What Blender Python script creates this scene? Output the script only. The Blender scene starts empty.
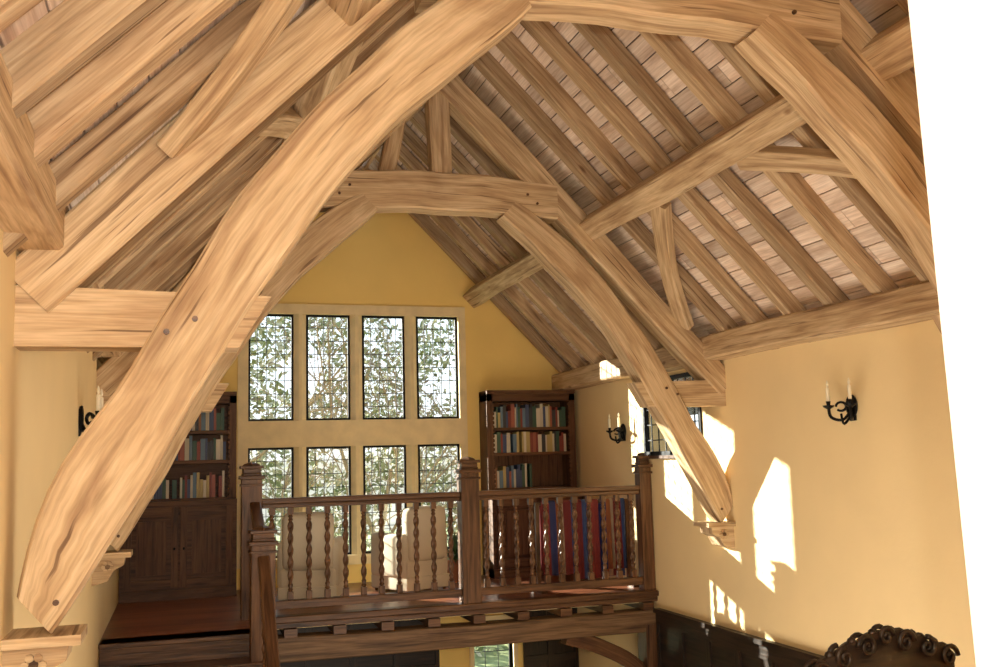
import bpy, math, random
from mathutils import Vector, Matrix
random.seed(7)
V=Vector
Wl,Wr=-.575,4.3574
MID=1.9195
Df,Db,D2,D1=11.14,9.05,7.5,3.88
Zf=-1.28
ZH=-3.7      # hall floor
ZN=-1.6      # near gallery floor
TAN=1.03
def under(dx): return 3.30-TAN*abs(dx)
COL=bpy.context.scene.collection
# ------------------------------------------------------------------ materials
def newmat(name):
    m=bpy.data.materials.new(name);m.use_nodes=True
    nt=m.node_tree;b=nt.nodes['Principled BSDF'];return m,nt,b
def ramp(nt,stops):
    r=nt.nodes.new('ShaderNodeValToRGB');e=r.color_ramp.elements
    while len(e)<len(stops): e.new(.5)
    for k,(p,c) in zip(e,stops): k.position=p;k.color=(*c,1)
    return r
def wood(name,dark,mid,light,rough=.6,grain=1.,var=.25,spec=.3,knots=False):
    m,nt,b=newmat(name);N=nt.nodes.new;L=nt.links.new
    tc=N('ShaderNodeTexCoord')
    def ns(sx,sy,detail,dist,sc=1.):
        mp=N('ShaderNodeMapping');mp.inputs['Scale'].default_value=(sx,sy,1);L(tc.outputs['UV'],mp.inputs[0])
        n=N('ShaderNodeTexNoise');n.inputs['Scale'].default_value=sc;n.inputs['Detail'].default_value=detail
        n.inputs['Distortion'].default_value=dist;L(mp.outputs[0],n.inputs['Vector']);return n
    def mul(a,bb,f):
        mx=N('ShaderNodeMix');mx.data_type='RGBA';mx.blend_type='MULTIPLY';mx.inputs[0].default_value=f
        L(a,mx.inputs[6]);L(bb,mx.inputs[7]);return mx.outputs[2]
    n1=ns(1.5*grain,23*grain,7,.8);n2=ns(5*grain,120*grain,4,.2);n3=ns(1.3,3.6,6,1.0)
    r=ramp(nt,[(.30,dark),(.46,mid),(.66,light)]);L(n1.outputs[0],r.inputs[0])
    r2=ramp(nt,[(.3,(.74,.71,.66)),(.6,(1.04,1.03,1.02))]);L(n2.outputs[0],r2.inputs[0])
    col=mul(r.outputs[0],r2.outputs[0],.85)
    r3=ramp(nt,[(.34,(.66,.55,.45)),(.46,(.96,.95,.93)),(.7,(1.08,1.06,1.03))]);L(n3.outputs[0],r3.inputs[0])
    col=mul(col,r3.outputs[0],.62)
    if knots:
        n4=ns(1.1,34,3,.2);r4=ramp(nt,[(.64,(1,1,1)),(.68,(.28,.20,.14))]);L(n4.outputs[0],r4.inputs[0]);col=mul(col,r4.outputs[0],.8)
        mp=N('ShaderNodeMapping');mp.inputs['Scale'].default_value=(1.1,2.4,1);L(tc.outputs['UV'],mp.inputs[0])
        vo=N('ShaderNodeTexVoronoi');vo.inputs['Scale'].default_value=1.4;L(mp.outputs[0],vo.inputs['Vector'])
        r5=ramp(nt,[(.0,(.25,.14,.07)),(.04,(.42,.29,.19)),(.08,(1,1,1))]);L(vo.outputs['Distance'],r5.inputs[0]);col=mul(col,r5.outputs[0],.75)
    g=N('ShaderNodeNewGeometry');mr=N('ShaderNodeMapRange');mr.inputs[3].default_value=1-var;mr.inputs[4].default_value=1+var*.5
    L(g.outputs['Random Per Island'],mr.inputs[0])
    hs=N('ShaderNodeHueSaturation');hs.inputs['Saturation'].default_value=.94;L(mr.outputs[0],hs.inputs['Value']);L(col,hs.inputs['Color'])
    L(hs.outputs[0],b.inputs['Base Color'])
    b.inputs['Roughness'].default_value=rough;b.inputs['Specular IOR Level'].default_value=spec
    bp=N('ShaderNodeBump');bp.inputs['Strength'].default_value=.4;bp.inputs['Distance'].default_value=.006
    L(n1.outputs[0],bp.inputs['Height'])
    bp2=N('ShaderNodeBump');bp2.inputs['Strength'].default_value=.22;bp2.inputs['Distance'].default_value=.02
    L(n3.outputs[0],bp2.inputs['Height']);L(bp.outputs[0],bp2.inputs['Normal']);L(bp2.outputs[0] if knots else bp.outputs[0],b.inputs['Normal'])
    return m
def plain(name,col,rough=.6,metal=0,bump=0,bscale=40,var=.0,nscale=3):
    m,nt,b=newmat(name);N=nt.nodes.new;L=nt.links.new
    tc=N('ShaderNodeTexCoord');n=N('ShaderNodeTexNoise');n.inputs['Scale'].default_value=nscale;n.inputs['Detail'].default_value=5
    L(tc.outputs['Object'],n.inputs['Vector'])
    lo=tuple(c*(1-var) for c in col);hi=tuple(min(1,c*(1+var)) for c in col)
    r=ramp(nt,[(.3,lo),(.7,hi)]);L(n.outputs[0],r.inputs[0]);L(r.outputs[0],b.inputs['Base Color'])
    b.inputs['Roughness'].default_value=rough;b.inputs['Metallic'].default_value=metal;b.inputs['Specular IOR Level'].default_value=.25
    if bump:
        n2=N('ShaderNodeTexNoise');n2.inputs['Scale'].default_value=bscale;n2.inputs['Detail'].default_value=4
        L(tc.outputs['Object'],n2.inputs['Vector']);bp=N('ShaderNodeBump');bp.inputs['Strength'].default_value=bump
        bp.inputs['Distance'].default_value=.01;L(n2.outputs[0],bp.inputs['Height']);L(bp.outputs[0],b.inputs['Normal'])
    return m
def island(name,stops,rough=.7):
    m,nt,b=newmat(name);g=nt.nodes.new('ShaderNodeNewGeometry');r=ramp(nt,stops);r.color_ramp.interpolation='CONSTANT'
    nt.links.new(g.outputs['Random Per Island'],r.inputs[0]);nt.links.new(r.outputs[0],b.inputs['Base Color'])
    b.inputs['Roughness'].default_value=rough;return m
OAK=wood('oak_green',(.35,.21,.105),(.53,.365,.195),(.68,.51,.31),.65,1.,.12,knots=True)
OAKR=wood('oak_rafter',(.28,.165,.08),(.45,.30,.16),(.60,.44,.265),.7,1.,.26,knots=True)
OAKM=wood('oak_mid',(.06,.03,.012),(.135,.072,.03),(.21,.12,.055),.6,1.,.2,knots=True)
BOARD=wood('pine_board',(.58,.42,.32),(.76,.60,.48),(.86,.73,.62),.75,.8,.28)
DOAK=wood('oak_stained',(.038,.014,.004),(.10,.042,.015),(.17,.078,.03),.4,1.5,.2,.35)
BOAK=wood('oak_bookcase',(.05,.02,.007),(.11,.046,.017),(.16,.07,.028),.5,1.5,.15,.25)
BLK=wood('oak_black',(.008,.005,.003),(.020,.011,.006),(.036,.018,.009),.42,1.5,.2,.35)
FLO=wood('floor_boards_red',(.13,.035,.012),(.24,.075,.028),(.32,.11,.045),.3,1.,.3,.4)
PLA=plain('plaster_yellow',(.85,.665,.37),.85,bump=.12,bscale=25,var=.02)
PLG=plain('plaster_gable_yellow',(.92,.67,.235),.85,bump=.12,bscale=25,var=.02)  # same yellow plaster, colour strengthened for the weak light reaching the gable
WHT=plain('plaster_white',(.88,.87,.85),.8,bump=.05)
STO=plain('stone_cream',(.82,.67,.40),.85,bump=.2,bscale=60,var=.08,nscale=7)
IRON=plain('wrought_iron',(.012,.012,.013),.45,.7,bump=.2)
LEAD=plain('lead_came',(.04,.04,.04),.5,.5)
CREAM=plain('cream_upholstery',(.66,.58,.44),.9,bump=.2,bscale=120,var=.05)
WAX=plain('candle_wax',(.85,.78,.6),.5)
POT=plain('terracotta_pot',(.35,.14,.07),.8,var=.1)
LEAFG=plain('plant_leaf',(.05,.10,.03),.5,var=.4,nscale=9)
BOOK=island('book_cloth',[(0,(.20,.03,.02)),(.12,(.04,.06,.14)),(.24,(.50,.45,.34)),(.36,(.03,.08,.05)),(.46,(.58,.52,.42)),(.56,(.28,.13,.05)),(.66,(.03,.03,.035)),(.76,(.30,.08,.05)),(.84,(.42,.32,.12)),(.92,(.10,.17,.24))],.5)
LEAF=island('foliage',[(0,(.11,.14,.05)),(.2,(.18,.21,.09)),(.4,(.26,.27,.14)),(.6,(.32,.31,.20)),(.8,(.44,.42,.30)),(.92,(.16,.12,.08))],.8)
GRASS=plain('grass',(.25,.28,.12),.9,var=.3,nscale=2)
BARK=plain('bark',(.17,.14,.10),.9,var=.3,nscale=5)
def glassm():
    m=bpy.data.materials.new('window_glass');m.use_nodes=True;nt=m.node_tree;nt.nodes.clear();N=nt.nodes.new
    t=N('ShaderNodeBsdfTransparent');g=N('ShaderNodeBsdfGlossy');g.inputs['Roughness'].default_value=.02
    t.inputs[0].default_value=(.93,.95,.94,1);x=N('ShaderNodeMixShader');x.inputs[0].default_value=.05
    o=N('ShaderNodeOutputMaterial');nt.links.new(t.outputs[0],x.inputs[1]);nt.links.new(g.outputs[0],x.inputs[2]);nt.links.new(x.outputs[0],o.inputs[0]);return m
GLASS=glassm()
def kilimm():
    m,nt,b=newmat('kilim_wool');N=nt.nodes.new;L=nt.links.new
    tc=N('ShaderNodeTexCoord');s=N('ShaderNodeSeparateXYZ');L(tc.outputs['UV'],s.inputs[0])
    mm=N('ShaderNodeMath');mm.operation='MULTIPLY';mm.inputs[1].default_value=2.2;L(s.outputs[0],mm.inputs[0])
    fr=N('ShaderNodeMath');fr.operation='FRACT';L(mm.outputs[0],fr.inputs[0])
    r=ramp(nt,[(0,(.16,.02,.02)),(.2,(.025,.03,.10)),(.35,(.20,.06,.02)),(.45,(.25,.18,.12)),(.52,(.13,.015,.015)),(.7,(.03,.05,.14)),(.82,(.2,.03,.025))]);r.color_ramp.interpolation='CONSTANT'
    L(fr.outputs[0],r.inputs[0]);L(r.outputs[0],b.inputs['Base Color']);b.inputs['Roughness'].default_value=.95;return m
KIL=kilimm()
# ------------------------------------------------------------------ mesh builder
class MB:
    def __init__(s): s.v=[];s.f=[];s.uv=[];s.m=[];s.mats=[]
    def mi(s,mat):
        if mat not in s.mats: s.mats.append(mat)
        return s.mats.index(mat)
    def face(s,idx,uvs,mat): s.f.append(idx);s.uv.append(uvs);s.m.append(s.mi(mat))
    def box(s,x0,x1,y0,y1,z0,z1,mat):
        P=[(x0,y0,z0),(x1,y0,z0),(x1,y1,z0),(x0,y1,z0),(x0,y0,z1),(x1,y0,z1),(x1,y1,z1),(x0,y1,z1)]
        b=len(s.v);s.v+=[V(p) for p in P];d=[abs(x1-x0),abs(y1-y0),abs(z1-z0)];la=d.index(max(d));o=random.random()*20
        for q,ax in (((0,3,2,1),2),((4,5,6,7),2),((0,1,5,4),1),((2,3,7,6),1),((1,2,6,5),0),((3,0,4,7),0)):
            r=[a for a in range(3) if a!=ax]
            if la in r: u=la;w=[a for a in r if a!=la][0]
            else: u,w=r
            s.face([b+i for i in q],[(P[i][u]+o,P[i][w]+o+ax*.37) for i in q],mat)
    def sweep(s,secs,mat,ch=.012,cap=True):
        b=len(s.v);o=random.random()*20;u=0;us=[]
        for k,(c,A,B,a,bb) in enumerate(secs):
            if k: u+=(c-secs[k-1][0]).length
            us.append(u)
            for (x,y) in ((-a+ch,-bb),(a-ch,-bb),(a,-bb+ch),(a,bb-ch),(a-ch,bb),(-a+ch,bb),(-a,bb-ch),(-a,-bb+ch)):
                s.v.append(c+A*x+B*y)
        a0,b0=secs[0][3],secs[0][4];n=len(secs)
        per=[0,2*a0-2*ch,2*a0,2*a0+2*b0,2*a0+2*b0+ch,4*a0+2*b0,4*a0+2*b0+ch,4*a0+4*b0,4*a0+4*b0+ch]
        for k in range(n-1):
            for j in range(8):
                j2=(j+1)%8
                s.face([b+k*8+j,b+k*8+j2,b+k*8+8+j2,b+k*8+8+j],[(us[k]+o,per[j]+o),(us[k]+o,per[j+1]+o),(us[k+1]+o,per[j+1]+o),(us[k+1]+o,per[j]+o)],mat)
        if cap:
            for k in (0,n-1):
                q=[b+k*8+j for j in range(8)]
                c,A,B,a,bb=secs[k]
                uv=[((s.v[i]-c).dot(A)*.3+o,(s.v[i]-c).dot(B)+o) for i in q]
                if k==0: q=q[::-1];uv=uv[::-1]
                s.face(q,uv,mat)
    def beam(s,p0,p1,a,b,mat,up=(0,0,1),wob=0.,seg=1,ch=.01,bow=0.):
        p0=V(p0);p1=V(p1);t=(p1-p0).normalized();A=t.cross(V(up)).normalized();B=A.cross(t).normalized()
        secs=[];ph=[random.random()*6 for _ in range(4)];Ln=(p1-p0).length
        for k in range(seg+1):
            f=k/seg;x=f*Ln
            wa=wob*(math.sin(x*1.9+ph[0])+.5*math.sin(x*4.7+ph[1]));wb=wob*(math.sin(x*1.6+ph[2])+.5*math.sin(x*5.3+ph[3]))
            secs.append((p0.lerp(p1,f)+A*wa*.6+B*(wb*.4+bow*math.sin(math.pi*f)),A,B,a/2+wa*.5,b/2+wb*.5))
        s.sweep(secs,mat,ch)
    def prism(s,pts,ax,a0,a1,mat,uax=0):
        b=len(s.v);n=len(pts);o=random.random()*20
        def mk(p,t):
            l=[p[0],p[1]];l.insert(ax,t);return V(l)
        s.v+=[mk(p,a0) for p in pts]+[mk(p,a1) for p in pts]
        uu=lambda p:(p[0]+o,p[1]+o) if uax==0 else (p[1]+o,p[0]+o)
        s.face([b+i for i in range(n)],[uu(p) for p in pts],mat);s.face([b+n+i for i in range(n)][::-1],[uu(p) for p in pts][::-1],mat)
        for i in range(n):
            j=(i+1)%n;l=(V(pts[j])-V(pts[i])).length
            s.face([b+i,b+n+i,b+n+j,b+j],[(o,o),(o,o+a1-a0),(o+l,o+a1-a0),(o+l,o)],mat)
    def lathe(s,prof,c,mat,seg=12,twist=None):
        b=len(s.v);o=random.random()*9;c=V(c)
        for (r,z) in prof:
            for k in range(seg):
                th=2*math.pi*k/seg;rr=r*(twist(z,th) if twist else 1);s.v.append(c+V((rr*math.cos(th),rr*math.sin(th),z)))
        for i in range(len(prof)-1):
            for k in range(seg):
                k2=(k+1)%seg;z0,z1=prof[i][1],prof[i+1][1]
                s.face([b+i*seg+k,b+i*seg+k2,b+(i+1)*seg+k2,b+(i+1)*seg+k],[(z0+o,k*.02),(z0+o,k*.02+.02),(z1+o,k*.02+.02),(z1+o,k*.02)],mat)
        for i,rv in ((0,True),(len(prof)-1,False)):
            q=[b+i*seg+k for k in range(seg)];q=q[::-1] if rv else q
            s.face(q,[(s.v[t].x,s.v[t].y) for t in q],mat)
    def tube(s,pts,r,mat,seg=6):
        pts=[V(p) for p in pts];b=len(s.v);n=len(pts);prev=None;o=random.random()*9
        for i,p in enumerate(pts):
            t=(pts[min(i+1,n-1)]-pts[max(i-1,0)]).normalized()
            if prev is None: A=t.orthogonal().normalized()
            else: A=(prev-t*prev.dot(t)).normalized()
            prev=A;B=t.cross(A);rr=r(i/(n-1)) if callable(r) else r
            for k in range(seg):
                th=2*math.pi*k/seg;s.v.append(p+(A*math.cos(th)+B*math.sin(th))*rr)
        for i in range(n-1):
            for k in range(seg):
                k2=(k+1)%seg;s.face([b+i*seg+k,b+i*seg+k2,b+(i+1)*seg+k2,b+(i+1)*seg+k],[(o+i*.1,k*.02),(o+i*.1,k*.02+.02),(o+i*.1+.1,k*.02+.02),(o+i*.1+.1,k*.02)],mat)
        for i,rv in ((0,True),(n-1,False)):
            q=[b+i*seg+k for k in range(seg)];q=q[::-1] if rv else q
            s.face(q,[(0,0)]*seg,mat)
    def obj(s,name,parent=None,smooth=False,bevel=0,xf=None,subd=0):
        me=bpy.data.meshes.new(name)
        vs=[xf@v for v in s.v] if xf else s.v
        me.from_pydata([tuple(v) for v in vs],[],s.f)
        ul=me.uv_layers.new(name='UVMap');i=0
        for f in s.uv:
            for u in f: ul.data[i].uv=u;i+=1
        for m in s.mats: me.materials.append(m)
        for p,m in zip(me.polygons,s.m): p.material_index=m;p.use_smooth=smooth
        import bmesh
        bm=bmesh.new();bm.from_mesh(me);bmesh.ops.recalc_face_normals(bm,faces=bm.faces);bm.to_mesh(me);bm.free()
        o=bpy.data.objects.new(name,me);COL.objects.link(o)
        if parent: o.parent=parent
        if bevel:
            mo=o.modifiers.new('b','BEVEL');mo.width=bevel;mo.segments=3;mo.limit_method='ANGLE'
        return o
def empty(name,loc=(0,0,0)):
    e=bpy.data.objects.new(name,None);e.empty_display_size=.1;COL.objects.link(e);e.location=loc;return e
def catmull(P,n=4):
    out=[]
    for i in range(len(P)-1):
        p0=P[max(i-1,0)];p1=P[i];p2=P[i+1];p3=P[min(i+2,len(P)-1)]
        for k in range(n):
            t=k/n;out.append(tuple(.5*((2*b)+(-a+c)*t+(2*a-5*b+4*c-d)*t*t+(-a+3*b-3*c+d)*t**3) for a,b,c,d in zip(p0,p1,p2,p3)))
    out.append(P[-1]);return out
# ------------------------------------------------------------------ roof trusses
INN=[(2.33,-.56),(2.12,-.2),(1.92,.16),(1.72,.52),(1.5,.88),(1.26,1.2),(1.0,1.48),(.75,1.71),(.5,1.93)]
OUT=[(2.45,-.42),(2.37,-.06),(2.17,.3),(1.97,.66),(1.74,1.04),(1.48,1.39),(1.2,1.69),(.93,1.93),(.66,2.10)]
def truss(y,name,dz=0.,dzp=0.,rsh=0.,rth=1.,lth=1.,lsh=0.,diag=True):
    root=empty(name)
    yc=y+.1
    for sg,nm in ((-1,'arch_brace_left'),(1,'arch_brace_right')):
        mb=MB();I=catmull(INN);O=catmull(OUT);secs=[];th=rth if sg>0 else lth
        for k,(i,o) in enumerate(zip(I,O)):
            s2=rsh*min(1,k/8.) if sg>0 else lsh*max(0,1-k/14.)
            a=V((MID+sg*i[0]+s2,yc,i[1]));b=V((MID+sg*o[0]+s2,yc,o[1]));tt=th+(1-th)*max(0,1-k/8)
            b=a+(b-a)*tt;w=.010*math.sin(k*.55+sg)+.006*math.sin(k*1.3)
            secs.append(((a+b)/2,(b-a).normalized(),V((0,1,0)),(b-a).length/2+w*.5,.10+.004*math.sin(k*.9)))
        mb.sweep(secs,OAK,.014);mb.obj(nm,root)
        mb=MB();mb.beam((MID+sg*2.46,yc,3.10+dzp-TAN*2.46),(MID+sg*.02,yc,3.10+dzp-TAN*.02),.19,.215,OAK,up=(0,0,1),wob=.010,seg=16);mb.obj('principal_'+('left' if sg<0 else 'right'),root)
        mb=MB();xw=Wl if sg<0 else Wr
        mb.prism([(xw,.62+dz),(MID+sg*1.60,.60+dz),(MID+sg*1.72,.40+dz),(xw,.40+dz)],1,y+.02,y+.18,OAK);mb.obj('hammer_stub_'+('left' if sg<0 else 'right'),root)
        mb=MB()
        mb.box(min(xw,xw-sg*.25),max(xw,xw-sg*.25),y-.03,y+.23,-.595,-.56,OAK)
        mb.prism([(xw,-.595),(xw-sg*.21,-.595),(xw-sg*.20,-.65),(xw-sg*.14,-.68),(xw-sg*.10,-.75),(xw,-.78)],1,y,y+.2,OAK)
        for k in range(6):
            t=k*math.pi/3;cx,cz=xw-sg*.10+.028*math.cos(t),-.655+.028*math.sin(t)
            mb.prism([(cx+.014*math.cos(q*math.pi/4),cz+.014*math.sin(q*math.pi/4)) for q in range(8)],1,y-.014,y+.01,OAK)
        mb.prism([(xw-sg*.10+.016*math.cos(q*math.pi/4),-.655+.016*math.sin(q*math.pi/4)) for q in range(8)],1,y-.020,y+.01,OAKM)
        mb.obj('corbel_'+('left' if sg<0 else 'right'),root)
        mb=MB()
        for (dx,z) in ((1.98,.50),(1.88,.55),(.8,2.05),(.72,2.12),(2.33,-.45)):
            mb.prism([(MID+sg*dx+.011*math.cos(t*math.pi/4),z+.011*math.sin(t*math.pi/4)) for t in range(8)],1,y-.010,y+.02,DOAK)
        mb.obj('pegs',root)
    mb=MB();secs=[]
    for k in range(13):
        x=-.98+(1.96+rsh)*k/12;zt=2.27-.05*(x/.95)**2;zb=1.965-.03*(x/.9)**2
        secs.append((V((MID+x,yc,(zt+zb)/2+.006*math.sin(k*1.7))),V((0,0,1)),V((0,1,0)),(zt-zb)/2,.098))
    mb.sweep(secs,OAK);mb.obj('collar',root)
    mb=MB();mb.beam((MID+.02,yc,2.22),(MID+.0,yc,3.12),.17,.15,OAK,up=(0,1,0),wob=.006,seg=6)
    if diag: mb.beam((MID-.42,yc,2.24),(MID-.30,yc,2.80),.13,.12,OAK,up=(0,1,0),seg=4)
    mb.obj('king_strut',root)
truss(D1,'roof_truss',.045,.075,.08,.72,.92,-.01,False);truss(D2,'roof_truss',rth=.82,lth=.85)
# ------------------------------------------------------------------ purlins, plates, rafters, wind braces
def sl(sg,dx,off,y):
    n=V((sg*TAN,0,1)).normalized();return V((MID+sg*dx,y,under(dx)))+n*off
PD=1.33
for sg,nm in ((-1,'left'),(1,'right')):
    n=V((sg*TAN,0,1)).normalized()
    for ya,yb in ((-.3,D1),(D1+.2,D2),(D2+.2,Df-.04)):
        mb=MB();mb.beam(sl(sg,PD,-.075,ya-.03),sl(sg,PD,-.075,yb+.03),.19,.15,OAK,up=n,wob=.008,seg=16);mb.obj('purlin')
    mb=MB();xa=Wr-.2 if sg>0 else Wl-.12;xb=Wr+.12 if sg>0 else Wl+.165
    ys=[-1.4+(Df+1.4)*k/32 for k in range(33)]
    secs=[(V(((xa+xb)/2,y,.885+.008*math.sin(y*2.1))),V((1,0,0)),V((0,0,1)),(xb-xa)/2+.008*math.sin(y*1.3),.10) for y in ys]
    mb.sweep(secs,OAK,.015);mb.obj('wall_plate')
    mb=MB();ry=[]
    for a,b,k in ((-1.35,D1-.02,11),(D1+.24,D2-.04,7),(D2+.24,Df,7)):
        for i in range(k): ry.append(a+(b-a)*(i+.5)/k)
    for y in ry:
        yy=y+random.uniform(-.02,.02)
        mb.beam(sl(sg,0.02,.06,yy),sl(sg,2.62,.06,yy+random.uniform(-.03,.03)),.11,.12,OAKR,up=n,wob=.011,seg=14,ch=.008)
    mb.obj('common_rafters')
    def wb(y0,dx0,y1,dx1,bow):
        mb=MB();P=[];N=10
        for k in range(N+1):
            f=k/N;b=bow*math.sin(math.pi*f);P.append(sl(sg,dx0+(dx1-dx0)*f,-.045,y0+(y1-y0)*f+b))
        secs=[]
        for k,p in enumerate(P):
            t=(P[min(k+1,N)]-P[max(k-1,0)]).normalized();A=t.cross(n).normalized();secs.append((p,A,n,.066+.02*abs(k/N-.5),.04))
        mb.sweep(secs,OAK,.008);mb.obj('wind_brace')
    wb(6.45,PD+.07,D2+.02,2.12,.08);wb(5.35,PD+.07,D1+.18,1.95,-.18)
    wb(2.75,PD+.07,D1+.02,2.0,.15);wb(8.8,PD+.07,D2+.18,2.1,-.2)
for sg,nm in ((-1,'left'),(1,'right')):
    mb=MB();n=V((sg*TAN,0,1)).normalized();d=V((sg,0,-TAN)).normalized();w=.148
    L=2.72/math.cos(math.atan(TAN));t=0.0
    top=V((MID,0,3.30))+n*.132
    while t<L:
        y=-1.5-random.random()*1.5
        while y<Df+.2:
            y2=y+random.uniform(1.6,3.4);a=max(y,-1.5);b=min(y2,Df+.1)
            if b-a>.05:
                c=top+d*(t+w/2);mb.sweep([(c+V((0,a+.003,0)),d,n,w/2-.003,.010),(c+V((0,b-.003,0)),d,n,w/2-.003,.010)],BOARD,.003)
            y=y2
        t+=w
    mb.obj('ceiling_'+nm)
    mb=MB();p=[top+n*.04,top+d*(L+.3)+n*.04,top+d*(L+.3)+n*.12,top+n*.12]
    mb.prism([(q.x,q.z) for q in p],1,-1.6,Df+.16,BLK);mb.obj('roof_'+nm)  # unseen opaque shell added above the boards to stop light leaks
mb=MB();mb.beam((MID,-1.5,3.36),(MID,Df,3.36),.05,.2,OAK);mb.obj('ridge_beam')
# ------------------------------------------------------------------ walls
T=.35;TF=.14
rz=lambda x:3.44-TAN*abs(x-MID)
def wallpoly(mb,x0,x1,z0,z1=None,mat=PLG,y0=Df,y1=Df+TF):
    if z1 is not None: mb.prism([(x0,z0),(x1,z0),(x1,z1),(x0,z1)],1,y0,y1,mat)
    else:
        pts=[(x0,z0),(x1,z0),(x1,rz(x1))]
        if x0<MID<x1: pts.append((MID,rz(MID)))
        pts.append((x0,rz(x0)));mb.prism(pts,1,y0,y1,mat)
mb=MB()
wallpoly(mb,Wl-T,.56,ZH);wallpoly(mb,.56,3.10,ZH,-1.06);wallpoly(mb,.56,3.10,1.76);wallpoly(mb,3.10,3.12,ZH)
wallpoly(mb,3.12,3.58,ZH,-3.2);wallpoly(mb,3.12,3.58,-1.78);wallpoly(mb,3.58,Wr+T,ZH);mb.obj('wall_far')
mb=MB();wallpoly(mb,Wl-T,Wr+T,ZH,None,PLA,-1.8,-1.5);mb.obj('wall_back')
mb=MB();mb.box(Wl-T,Wl,-1.5,Df,ZH,.8,PLA);mb.obj('wall_left')
mb=MB();wy0,wy1,wz0,wz1=7.95,9.12,.0,.74
mb.box(Wr,Wr+T,-1.5,wy0,ZH,.8,PLA);mb.box(Wr,Wr+T,wy1,Df,ZH,.8,PLA);mb.box(Wr,Wr+T,wy0,wy1,ZH,wz0,PLA);mb.box(Wr,Wr+T,wy0,wy1,wz1,.8,PLA);mb.obj('wall_right')
mb=MB();mb.prism([(1.345,ZN),(1.335,-.5),(1.297,1.0),(1.28,1.95),(2.3,1.95),(2.3,ZN)],1,1.35,1.5,WHT);mb.obj('wall_near',bevel=.006)
mb=MB();mb.box(Wl-T,Wr+T,-1.8,Df+TF,ZH-.2,ZH,FLO);mb.obj('floor_hall')
mb=MB()
for k in range(18):
    y=Db+k*.118
    if y<Df: mb.box(Wl,Wr,y+.002,min(y+.118,Df),Zf-.03,Zf,FLO)
for k in range(7):
    y=8.24+k*.1165;mb.box(Wl,.62,y+.002,y+.1165,Zf-.03,Zf,FLO)
mb.box(Wl,Wr,Db+.05,Df,Zf-.12,Zf-.03,PLA);mb.obj('floor')
mb=MB();mb.box(Wl,Wr,-1.5,3.55,ZN-.15,ZN,FLO);mb.obj('floor_near_gallery')
# ------------------------------------------------------------------ big stone mullioned window
LW,MW=.484,.137
def light(root,x0,x1,z0,z1,y,cols,rows,nm):
    mb=MB();f=.024
    mb.box(x0,x0+f,y,y+.03,z0,z1,IRON);mb.box(x1-f,x1,y,y+.03,z0,z1,IRON);mb.box(x0+f,x1-f,y,y+.03,z0,z0+f,IRON);mb.box(x0+f,x1-f,y,y+.03,z1-f,z1,IRON)
    for c in range(1,cols): x=x0+(x1-x0)*c/cols;mb.box(x-.0035,x+.0035,y+.010,y+.018,z0+f,z1-f,LEAD)
    for r in range(1,rows): z=z0+(z1-z0)*r/rows;mb.box(x0+f,x1-f,y+.010,y+.018,z-.0035,z+.0035,LEAD)
    mb.box(x0+.01,x1-.01,y+.012,y+.016,z0+.01,z1-.01,GLASS);mb.obj(nm,root)
w=empty('window_1')
mb=MB();ys0,ys1=Df-.025,Df+TF
mb.box(.56,.67,ys0,Df+.07,-1.06,1.76,STO);mb.box(3.017,3.10,ys0,ys1,-1.06,1.76,STO)
mb.box(.67,3.017,ys0,ys1,1.652,1.76,STO);mb.box(.67,3.017,ys0,ys1,.194,.48,STO);mb.box(.67,3.017,ys0-.03,ys1,-1.08,-.98,STO)
for k in range(3):
    x=.67+LW*(k+1)+MW*k
    for z0,z1 in ((-.98,.194),(.48,1.652)):
        mb.prism([(x+.05,Df+TF),(x,Df+.07),(x,Df+.04),(x+.035,ys0+.02),(x+.05,ys0),(x+MW-.05,ys0),(x+MW-.035,ys0+.02),(x+MW,Df+.04),(x+MW,Df+.07),(x+MW-.05,Df+TF)],2,z0,z1,STO)
mb.obj('stone_surround',w)
for k in range(4):
    x=.67+(LW+MW)*k
    light(w,x,x+LW,.48,1.652,Df+.04,5,8,'casement_upper');light(w,x,x+LW,-.98,.194,Df+.04,5,8,'casement_lower')
w=empty('window_2');light(w,3.12,3.58,-3.2,-1.78,Df+.06,3,8,'casement')
mb=MB();mb.box(3.07,3.12,Df-.03,Df+.1,-3.2,-1.73,STO);mb.box(3.58,3.63,Df-.03,Df+.1,-3.2,-1.73,STO);mb.box(3.12,3.58,Df-.03,Df+.1,-1.78,-1.73,STO);mb.obj('surround',w)
w=empty('window_3');mb=MB();f=.04;x=Wr-.015
for a,b in ((wy0,wy0+f),((wy0+wy1)/2-.025,(wy0+wy1)/2+.025),(wy1-f,wy1)): mb.box(x,x+.05,a,b,wz0,wz1,IRON)
mb.box(x,x+.05,wy0,wy1,wz0,wz0+f,IRON);mb.box(x,x+.05,wy0,wy1,wz1-f,wz1,IRON)
for k in range(1,8): yy=wy0+(wy1-wy0)*k/8;mb.box(x+.02,x+.03,yy-.005,yy+.005,wz0,wz1,LEAD)
for k in range(1,5): z=wz0+(wz1-wz0)*k/5;mb.box(x+.02,x+.03,wy0,wy1,z-.005,z+.005,LEAD)
mb.box(x+.022,x+.027,wy0+.01,wy1-.01,wz0+.01,wz1-.01,GLASS)
mb.box(Wr-.03,Wr+.1,wy0-.03,wy1+.03,wz0-.03,wz0,DOAK)
mb.obj('casement',w)
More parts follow.
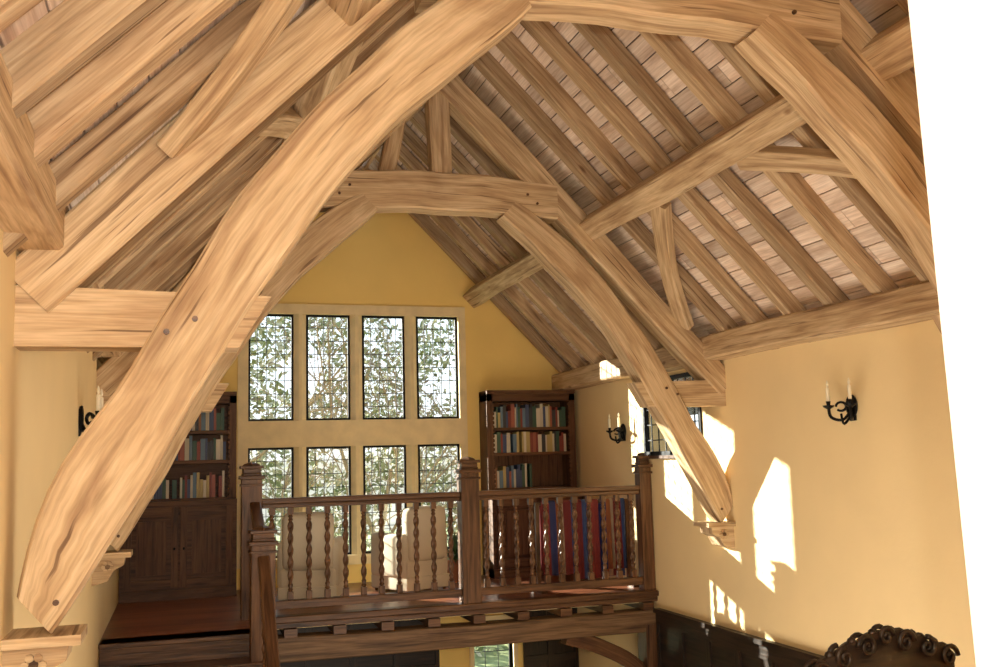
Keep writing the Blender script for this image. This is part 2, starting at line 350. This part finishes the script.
# ------------------------------------------------------------------ dado panelling
def panelling(name,ax,pos,dr,a0,a1,z0,z1,n):
    mb=MB()
    def bx(a,b,d0,d1,za,zb):
        lo,hi=sorted((pos+dr*d0,pos+dr*d1))
        if ax==0: mb.box(lo,hi,a,b,za,zb,BLK)
        else: mb.box(a,b,lo,hi,za,zb,BLK)
    bx(a0,a1,0,.015,z0,z1);bx(a0,a1,.0,.06,z1-.03,z1+.01);bx(a0,a1,.015,.035,z1-.14,z1-.03);bx(a0,a1,.015,.035,z0,z0+.15)
    zz=[z0+.15+(z1-.14-z0-.15)*k/3 for k in range(4)]
    for z in zz[1:3]: bx(a0,a1,.015,.032,z-.04,z+.04)
    for k in range(n+1): a=a0+(a1-a0)*k/n;bx(max(a0,a-.04),min(a1,a+.04),.015,.034,z0+.15,z1-.14)
    mb.obj(name)
panelling('trim_1',0,Wr,-1,3.6,8.98,ZH,-1.45,11)
panelling('trim_2',1,Df,-1,Wl,2.72,ZH,-1.45,7)
panelling('trim_3',1,Df,-1,3.7,Wr,ZH,-1.45,2)
# ------------------------------------------------------------------ gallery front structure
g=empty('gallery_bressummer')
mb=MB();mb.box(.62,Wr,Db-.10,Db+.05,Zf-.05,Zf+.005,DOAK);mb.box(.62,Wr,Db-.07,Db+.05,Zf-.10,Zf-.05,DOAK);mb.obj('nosing',g,bevel=.012)
mb=MB()
for k in range(9): x=.85+k*.42;mb.box(x,x+.11,Db-.05,Db+2.0,Zf-.18,Zf-.11,DOAK)
mb.obj('joists',g)
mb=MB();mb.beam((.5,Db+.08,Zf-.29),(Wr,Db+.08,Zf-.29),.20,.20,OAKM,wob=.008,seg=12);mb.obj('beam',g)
mb=MB();secs=[]
P=catmull([(4.0-.55,-1.66),(4.0-.2,-1.78),(4.16,-2.0),(4.26,-2.35)],5)
for k,p in enumerate(P):
    a=V((P[max(k-1,0)][0],0,P[max(k-1,0)][1]));b=V((P[min(k+1,len(P)-1)][0],0,P[min(k+1,len(P)-1)][1]));t=(b-a).normalized()
    secs.append((V((p[0],Db+.08,p[1])),t.cross(V((0,1,0))),V((0,1,0)),.07,.07))
mb.sweep(secs,DOAK);mb.box(4.24,Wr,Db-.02,Db+.18,ZH,-1.60,DOAK);mb.obj('brace_post',g)
st=empty('staircase');mb=MB()
for k in range(12):
    y1=8.24-.25*k;z=Zf-.175*k
    mb.box(Wl+.005,.60,y1-.03,y1+.25,z-.035,z,DOAK);mb.box(Wl+.005,.598,y1,y1+.02,z-.175,z-.035,DOAK)
mb.obj('treads',st,bevel=.006)
mb=MB();mb.prism([(8.26,Zf),(8.26,Zf-.4),(5.3,ZH),(5.0,ZH),(5.2,ZH+.25)],0,.60,.64,DOAK,0);mb.obj('string',st)
# ------------------------------------------------------------------ balustrade
def twist_baluster(mb,x,y,z0,z1,mat):
    s=.024
    mb.box(x-s,x+s,y-s,y+s,z0,z0+.07,mat);mb.box(x-s,x+s,y-s,y+s,z1-.06,z1,mat)
    mb.lathe([(.014,z0+.07),(.024,z0+.085),(.015,z0+.10),(.022,z0+.125),(.014,z0+.14)],(x,y,0),mat,10)
    mb.lathe([(.014,z1-.12),(.022,z1-.105),(.014,z1-.09),(.022,z1-.075),(.014,z1-.06)],(x,y,0),mat,10)
    n=44;a,b=z0+.14,z1-.12
    prof=[(.0200*(1 if 0<i<n else .8),a+(b-a)*i/n) for i in range(n+1)]
    mb.lathe(prof,(x,y,0),mat,12,lambda z,th:1+.34*math.cos(2*(th-(z-z0)*30)))
def newel(mb,x,y,z0,z1,mat,s=.085):
    mb.box(x-s,x+s,y-s,y+s,z0,z1-.14,mat)
    for (zz,h,e) in ((z1-.20,.02,.012),(z1-.14,.03,.02),(z1-.11,.02,-.005),(z1-.05,.025,.012)):
        mb.box(x-s-e,x+s+e,y-s-e,y+s+e,zz,zz+h,mat)
    mb.box(x-s+.01,x+s-.01,y-s+.01,y+s-.01,z1-.09,z1-.05,mat)
    mb.lathe([(s*.95,z1-.025),(s*.8,z1-.01),(s*.35,z1+.002),(.001,z1+.006)],(x,y,0),mat,4)
bl=empty('gallery_balustrade')
mb=MB()
XN=.575;XM=2.515;XR=4.285
newel(mb,XN,Db,Zf-.35,.03,DOAK);newel(mb,XM,Db,Zf,.03,DOAK);newel(mb,XR,Db,Zf,.03,DOAK,.06)
mb.obj('newels',bl,bevel=.005)
for a,b in ((XN+.085,XM-.085),(XM+.085,XR-.06)):
    mb=MB();mb.box(a,b,Db-.055,Db+.055,-.325,-.28,DOAK);mb.box(a,b,Db-.035,Db+.035,-.365,-.325,DOAK);mb.box(a,b,Db-.045,Db+.045,-1.22,-1.15,DOAK);mb.obj('rails',bl,bevel=.01)
    mb=MB()
    for k in range(11):
        x=a+(b-a)*(k+.55)/11.1;twist_baluster(mb,x,Db,-1.15,-.365,DOAK)
    mb.obj('twist_balusters',bl,smooth=False)
sb=empty('stair_balustrade');mb=MB();newel(mb,.60,8.08,-2.4,-.46,DOAK,.09);newel(mb,.60,5.4,ZH,-2.4,DOAK,.09);mb.obj('newels',sb,bevel=.005)
mb=MB();mb.beam((.60,Db-.11,-.33),(.60,8.17,-.60),.09,.06,DOAK);mb.beam((.60,7.99,-.70),(.60,5.45,-2.55),.09,.06,DOAK)
mb.beam((.60,Db-.11,-1.2),(.60,8.17,-1.2),.07,.06,DOAK);mb.obj('rails',sb)
mb=MB()
for k in range(4): y=8.30+k*.18;twist_baluster(mb,.60,y,-1.17,-.58+(y-8.17)*.3,DOAK)
for k in range(12): y=7.82-k*.19;twist_baluster(mb,.60,y,-.80-(7.99-y)*.70-.62,-.74-(7.99-y)*.728,DOAK)
mb.obj('twist_balusters',sb)
# ------------------------------------------------------------------ bookcases
def bookcase(x0,x1,zt,zc,name,depth=.30,cd=.48,shelves=(.0,),short=9):
    r=empty(name);mb=MB();yb=Df-.02;yf=yb-depth;t=.035
    mb.box(x0,x0+.07,yf,yb,zc,zt,BOAK);mb.box(x1-.07,x1,yf,yb,zc,zt,BOAK);mb.box(x0,x1,yb-.02,yb,zc,zt,BOAK)
    mb.box(x0,x1,yf,yb,zt-.10,zt-.02,BOAK);mb.box(x0,x1,yf-.03,yb,zt-.02,zt+.02,BOAK)
    for z in shelves: mb.box(x0+.07,x1-.07,yf+.01,yb,z-t/2,z+t/2,BOAK)
    for xx,sg in ((x0+.07,1),(x1-.07,-1)):
        n=int((zt-.1-zc)/.05)
        for k in range(n): mb.prism([(xx,zc+k*.05),(xx+sg*.018,zc+k*.05+.012),(xx+sg*.018,zc+k*.05+.036),(xx,zc+k*.05+.048)],1,yf,yf+.02,BOAK)
    cf=yb-cd
    mb.box(x0,x1,cf+.02,yb,Zf,zc-.04,BOAK);mb.box(x0,x1,cf-.015,yb,zc-.04,zc,BOAK);mb.box(x0,x1,cf,yb,Zf,Zf+.10,BOAK)
    nd=2;wd=(x1-x0-.06)/nd
    for k in range(nd):
        a=x0+.03+k*wd;b=a+wd
        for (p,q,u,v) in ((a+.01,a+.075,Zf+.12,zc-.06),(b-.075,b-.01,Zf+.12,zc-.06),(a+.075,b-.075,Zf+.12,Zf+.20),(a+.075,b-.075,zc-.15,zc-.06)): mb.box(p,q,cf-.01,cf+.02,u,v,BOAK)
        mb.box(a+.12,b-.12,cf-.005,cf+.02,Zf+.245,zc-.195,BOAK)
        kx=b-.045 if k==0 else a+.045;mb.lathe([(.006,0),(.012,.01),(.012,.02),(.004,.028)],(kx,cf-.02,(Zf+zc)/2),IRON,8)
    mb.obj('carcass',r,bevel=.004)
    mb=MB()
    for i,z in enumerate(shelves):
        top=(list(shelves)+[zt-.10])[i+1];x=x0+.085;lim=x1-.09 if i!=short else x0+.5*(x1-x0)
        while x<lim-.04:
            wv=random.choice((.018,.024,.03,.036,.045));h=min(top-z-.05,random.uniform(.17,.27))
            if random.random()<.05: x+=.03
            d=random.uniform(.14,.19);mb.box(x,x+wv-.002,yf+.03,yf+.03+d,z+t/2,z+t/2+h,BOOK);x+=wv
    mb.obj('books',r)
bookcase(Wl+.005,.535,.755,-.32,'bookcase',shelves=(-.32,.06,.36))
bookcase(3.245,Wr-.055,.755,-.36,'bookcase',.30,.45,shelves=(-.33,.06,.34),short=0)
# ------------------------------------------------------------------ wall sconces
def sconce(x,y,z,sg):
    r=empty('candle_sconce',(x,y,z));mb=MB()
    def p(d,s,h): return V((sg*d,s,h))
    ring=[p(.012,.05*math.cos(t),.07*math.sin(t)) for t in [i*math.pi/8 for i in range(17)]]
    mb.tube(ring,.010,IRON);mb.box(min(0,sg*.012),max(0,sg*.012),-.03,.03,-.10,.06,IRON)
    for s in (-1,1):
        pts=catmull([p(.01,0,-.02),p(.05,s*.05,-.09),p(.10,s*.11,-.07),p(.11,s*.12,0)],5);mb.tube(pts,.011,IRON)
        cu=[p(.06+.02*math.cos(t),s*(.05+.03*math.cos(t)),.0+.03*math.sin(t)) for t in [i*.5 for i in range(12)]];mb.tube(cu,.009,IRON)
        c=p(.11,s*.12,0);mb.lathe([(.01,-.015),(.035,.0),(.04,.012),(.012,.012),(.016,.04)],c,IRON,12)
        mb.lathe([(.012,.04),(.012,.13),(.008,.135)],c,WAX,10);mb.lathe([(.004,.135),(.009,.15),(.009,.16),(.002,.185)],c,WAX,8)
    mb.tube(catmull([p(.01,0,-.05),p(.08,0,-.12),p(.10,0,-.05)],5),.009,IRON)
    mb.obj('bracket_and_candles',r,smooth=False)
sconce(Wr,5.84,.30,-1);sconce(Wr,9.60,.26,-1);sconce(Wl,6.35,.30,1)
# ------------------------------------------------------------------ carved chairs
def chair(loc,rot,hw=.25,dome=.105):
    r=empty('carved_chair',loc);r.rotation_euler=(0,0,rot)
    mb=MB()
    for x in (-hw+.03,hw-.03):
        mb.box(x-.022,x+.022,-.022,.022,0,.80,BLK);mb.lathe([(.02,0),(.028,.03),(.016,.08),(.026,.15),(.016,.22),(.024,.30),(.02,.40)],(x,.42,0),BLK,10)
        mb.box(x-.018,x+.018,.02,.40,.10,.14,BLK)
    mb.box(-hw,hw,-.01,.46,.41,.46,BLK);mb.box(-hw+.05,hw-.05,.40,.43,.12,.20,BLK)
    mb.box(-hw+.05,hw-.05,-.012,.012,.52,.58,BLK);mb.box(-.10,.10,-.01,.01,.58,.80,BLK);mb.box(-hw+.05,hw-.05,-.012,.012,.76,.82,BLK)
    for x in (-.16,.16):
        mb.lathe([(.012,.58),(.02,.61),(.012,.64),(.02,.68),(.012,.72),(.018,.76)],(x,0,0),BLK,8)
    mb.obj('frame',r,bevel=.004)
    zf=lambda x:.885+dome*max(0,math.cos(x/hw*math.pi/2))**1.1
    mb=MB();out=[(-hw,.80)]
    for k in range(37):
        x=-hw+2*hw*k/36;out.append((x,zf(x)+.002+.014*abs(math.sin(k*math.pi/6))))
    out.append((hw,.80));mb.prism(out,1,-.016,.016,BLK)
    def spiral(cx,cz,R,d,st):
        pts=[(cx+d*R*(1-i/26)*math.cos(st+i*.42),-.020,cz+R*(1-i/26)*math.sin(st+i*.42)) for i in range(24)];mb.tube(pts,lambda f:.010-.004*f,BLK)
        pts=[(q[0],.020,q[2]) for q in pts];mb.tube(pts,lambda f:.010-.004*f,BLK)
    for sg in (-1,1):
        for q,R,dd,s0 in ((.92,.040,1,0),(.60,.036,-1,1.5),(.28,.040,1,0)): spiral(sg*q*hw,zf(q*hw)-R*.45,R,sg*dd,s0)
    spiral(0,zf(0)-.0,.032,1,0)
    for q in (-.76,-.44,-.14,.14,.44,.76):
        x=q*hw;mb.lathe([(.002,-.016),(.012,-.009),(.016,0),(.012,.009),(.002,.016)],(x,0,zf(x)+.014),BLK,8)
    mb.obj('carved_crest',r,smooth=True)
chair((2.29,3.0,ZN),.12,.31,.085);chair((-.40,3.05,ZN),-math.pi/2)
# ------------------------------------------------------------------ armchairs on gallery
def armchair(loc,rot):
    r=empty('armchair',loc);r.rotation_euler=(0,0,rot)
    def cb(nm,x0,x1,y0,y1,z0,z1,bev=.05):
        mb=MB();mb.box(x0,x1,y0,y1,z0,z1,CREAM);mb.obj(nm,r,smooth=True,bevel=bev)
    cb('base',-.26,.26,-.30,.30,.14,.32,.03);cb('seat_cushion',-.18,.18,-.32,.20,.32,.46);cb('backrest',-.24,.24,.16,.34,.30,.84,.07)
    cb('arm_left',-.29,-.18,-.30,.28,.14,.58,.05);cb('arm_right',.18,.29,-.30,.28,.14,.58,.05);cb('skirt',-.27,.27,-.30,.31,.03,.16,.01)
    mb=MB()
    for x in (-.23,.23):
        for y in (-.26,.26): mb.lathe([(.015,0),(.028,.14)],(x,y,0),DOAK,8)
    mb.obj('legs',r)
armchair((1.20,9.95,Zf),math.radians(165));armchair((2.22,10.25,Zf),math.radians(205))
r=empty('potted_plant',(2.80,10.68,Zf));mb=MB()
mb.lathe([(.08,0),(.12,.20),(.135,.20),(.135,.24),(.11,.24),(.10,.21)],(0,0,0),POT,16);mb.obj('pot',r)
mb=MB();random.seed(11)
for k in range(46):
    a=random.uniform(0,6.28);e=random.uniform(.25,1.45);Ln=random.uniform(.25,.5);d=V((math.cos(a)*math.cos(e)*.8,math.sin(a)*math.cos(e)*.8,math.sin(e)));sd=V((-math.sin(a),math.cos(a),0))
    p0=V((0,0,.22));b=len(mb.v);n=6
    for i in range(n+1):
        f=i/n;c=p0+d*Ln*f+V((0,0,-.18*f*f*Ln*2));wv=.026*math.sin(math.pi*min(.97,f+.08));mb.v+=[c-sd*wv,c+V((0,0,-.005)),c+sd*wv]
    for i in range(n):
        for j in (0,1): mb.face([b+i*3+j,b+i*3+j+1,b+i*3+j+4,b+i*3+j+3],[(0,0)]*4,LEAFG)
mb.obj('leaves',r)
r=empty('kilim_rack',(3.80,9.45,Zf));mb=MB()
for x in (-.48,.48): mb.box(x-.02,x+.02,-.02,.02,0,.84,DOAK);mb.box(x-.03,x+.03,-.16,.16,0,.04,DOAK)
mb.tube([(-.5,0,.84),(.5,0,.84)],.018,DOAK,10);mb.obj('stand',r)
def drape(x0,x1,zl,zr,ph):
    mb=MB();nx=18;prof=[];N=16
    for k in range(N+1):
        f=k/N
        if f<.42: prof.append((-.028-.02*(1-f/.42),zl+(.84-zl)*f/.42))
        elif f<=.58:
            a=math.pi*(f-.42)/.16;prof.append((-.028*math.cos(a),.84+.028*math.sin(a)))
        else: prof.append((.028+.02*(f-.58)/.42,.84-(.84-zr)*(f-.58)/.42))
    b=len(mb.v)
    for i in range(nx+1):
        x=x0+(x1-x0)*i/nx
        for k,(y,z) in enumerate(prof):
            wv=.016*math.sin(i*1.3+ph)*min(1,abs(.84-z)*4);mb.v.append(V((x,y+(wv if y<0 else -wv),z)))
    for i in range(nx):
        for k in range(N):
            q=[b+i*(N+1)+k,b+(i+1)*(N+1)+k,b+(i+1)*(N+1)+k+1,b+i*(N+1)+k+1]
            mb.face(q,[(mb.v[t].x+ph,mb.v[t].z) for t in q],KIL)
    o=mb.obj('kilim',r,smooth=True);so=o.modifiers.new('t','SOLIDIFY');so.thickness=.008
drape(-.44,-.12,.15,.2,.0);drape(-.10,.16,.10,.2,1.7);drape(.18,.45,.18,.1,3.1)
# ------------------------------------------------------------------ outdoors
mb=MB();mb.box(-40,45,Df+.6,60,-4.2,-4.0,GRASS);mb.obj('ground')
random.seed(3)
mb=MB()
for k in range(34000):
    x=random.uniform(0,10);y=random.uniform(20,24);h=8.6+.6*math.sin(x*1.1)+.5*math.sin(x*2.7)
    z=-4+random.random()*h;s=random.uniform(.04,.12)
    if math.sin(x*2.1+z*1.3)+math.sin(z*2.9-x*1.7)+random.uniform(-.8,.8)>.9: continue
    c=V((x,y,z));A=V((random.gauss(0,1),random.gauss(0,1),random.gauss(0,1))).normalized();B=A.orthogonal().normalized();b=len(mb.v)
    mb.v+=[c+A*s,c+B*s*.5,c-A*s,c-B*s*.5];mb.face([b,b+1,b+2,b+3],[(0,0)]*4,LEAF)
mb.obj('hedge')
mb=MB()
def branch(p,d,L,r,lv):
    pts=[p];q=p;dd=d
    for k in range(5):
        dd=(dd+V((random.gauss(0,.16),random.gauss(0,.08),random.gauss(0,.10)+.03))).normalized();q=q+dd*L/5;pts.append(q)
    mb.tube(pts,lambda f:r*(1-.55*f),BARK,5)
    if lv>0:
        for k in range(4):
            i=random.randint(1,5);nd=(dd+V((random.gauss(0,.75),random.gauss(0,.3),random.gauss(0,.5)))).normalized();branch(pts[i],nd,L*.64,r*.45,lv-1)
for x,y in ((1.6,16.4),(2.6,16.9),(3.6,16.5),(4.6,17),(5.8,16.6)):
    branch(V((x,y,-4)),V((0,0,1)),4.0,.07,4)
mb.obj('garden_tree')
# ------------------------------------------------------------------ lights
sun=bpy.data.lights.new('sun','SUN');sun.energy=32;sun.angle=.009;sun.color=(1,.94,.82)
so=bpy.data.objects.new('sun',sun);COL.objects.link(so);so.rotation_euler=V((1,-1.24,-.475)).to_track_quat('-Z','Y').to_euler()
def area(nm,loc,tgt,sx,sy,P,col):
    l=bpy.data.lights.new(nm,'AREA');l.shape='RECTANGLE';l.size=sx;l.size_y=sy;l.energy=P;l.color=col
    o=bpy.data.objects.new(nm,l);COL.objects.link(o);o.location=loc;o.rotation_euler=(V(tgt)-V(loc)).to_track_quat('-Z','Y').to_euler()
area('hall_uplight',(1.9,5.0,-3.0),(1.9,5.6,3),2.5,3.4,150,(1,.88,.72))  # added fill out of view, stands in for bounce onto the ceiling
area('landing_light',(.8,-1.2,.9),(2.0,8,.6),2.4,1.4,105,(1,.91,.78))  # added ambient fill behind the camera, no real lamp there
fl=bpy.data.lights.new('flash_lamp','POINT');fl.energy=265;fl.shadow_soft_size=.03;fl.color=(1,.95,.86)
fo=bpy.data.objects.new('flash_lamp',fl);COL.objects.link(fo);fo.location=(.10,-.03,.12)
w=bpy.data.worlds.new('sky');bpy.context.scene.world=w;w.use_nodes=True;nt=w.node_tree;bg=nt.nodes['Background']
tc=nt.nodes.new('ShaderNodeTexCoord');sp=nt.nodes.new('ShaderNodeSeparateXYZ');nt.links.new(tc.outputs['Generated'],sp.inputs[0])
rr=ramp(nt,[(0,(.5,.5,.45)),(.02,(.92,.95,1)),(.4,(.6,.78,1))]);nt.links.new(sp.outputs[2],rr.inputs[0])
nt.links.new(rr.outputs[0],bg.inputs[0]);bg.inputs[1].default_value=2.2
# ------------------------------------------------------------------ camera
f,yaw,pitch,roll=1007.8,.3066,.1246,-.0266
fwd=V((math.sin(yaw)*math.cos(pitch),math.cos(yaw)*math.cos(pitch),math.sin(pitch)))
r0=V((math.cos(yaw),-math.sin(yaw),0));u0=r0.cross(fwd);c,s=math.cos(roll),math.sin(roll)
ri=r0*c+u0*s;up=u0*c-r0*s
cd=bpy.data.cameras.new('camera');cd.sensor_width=36;cd.lens=f*36/1000;cd.clip_start=.02
cam=bpy.data.objects.new('camera',cd);COL.objects.link(cam)
M=Matrix((ri,up,-fwd)).transposed().to_4x4();cam.matrix_world=M
bpy.context.scene.camera=cam
vs=bpy.context.scene.view_settings;vs.view_transform='Standard';vs.look='None';vs.exposure=0
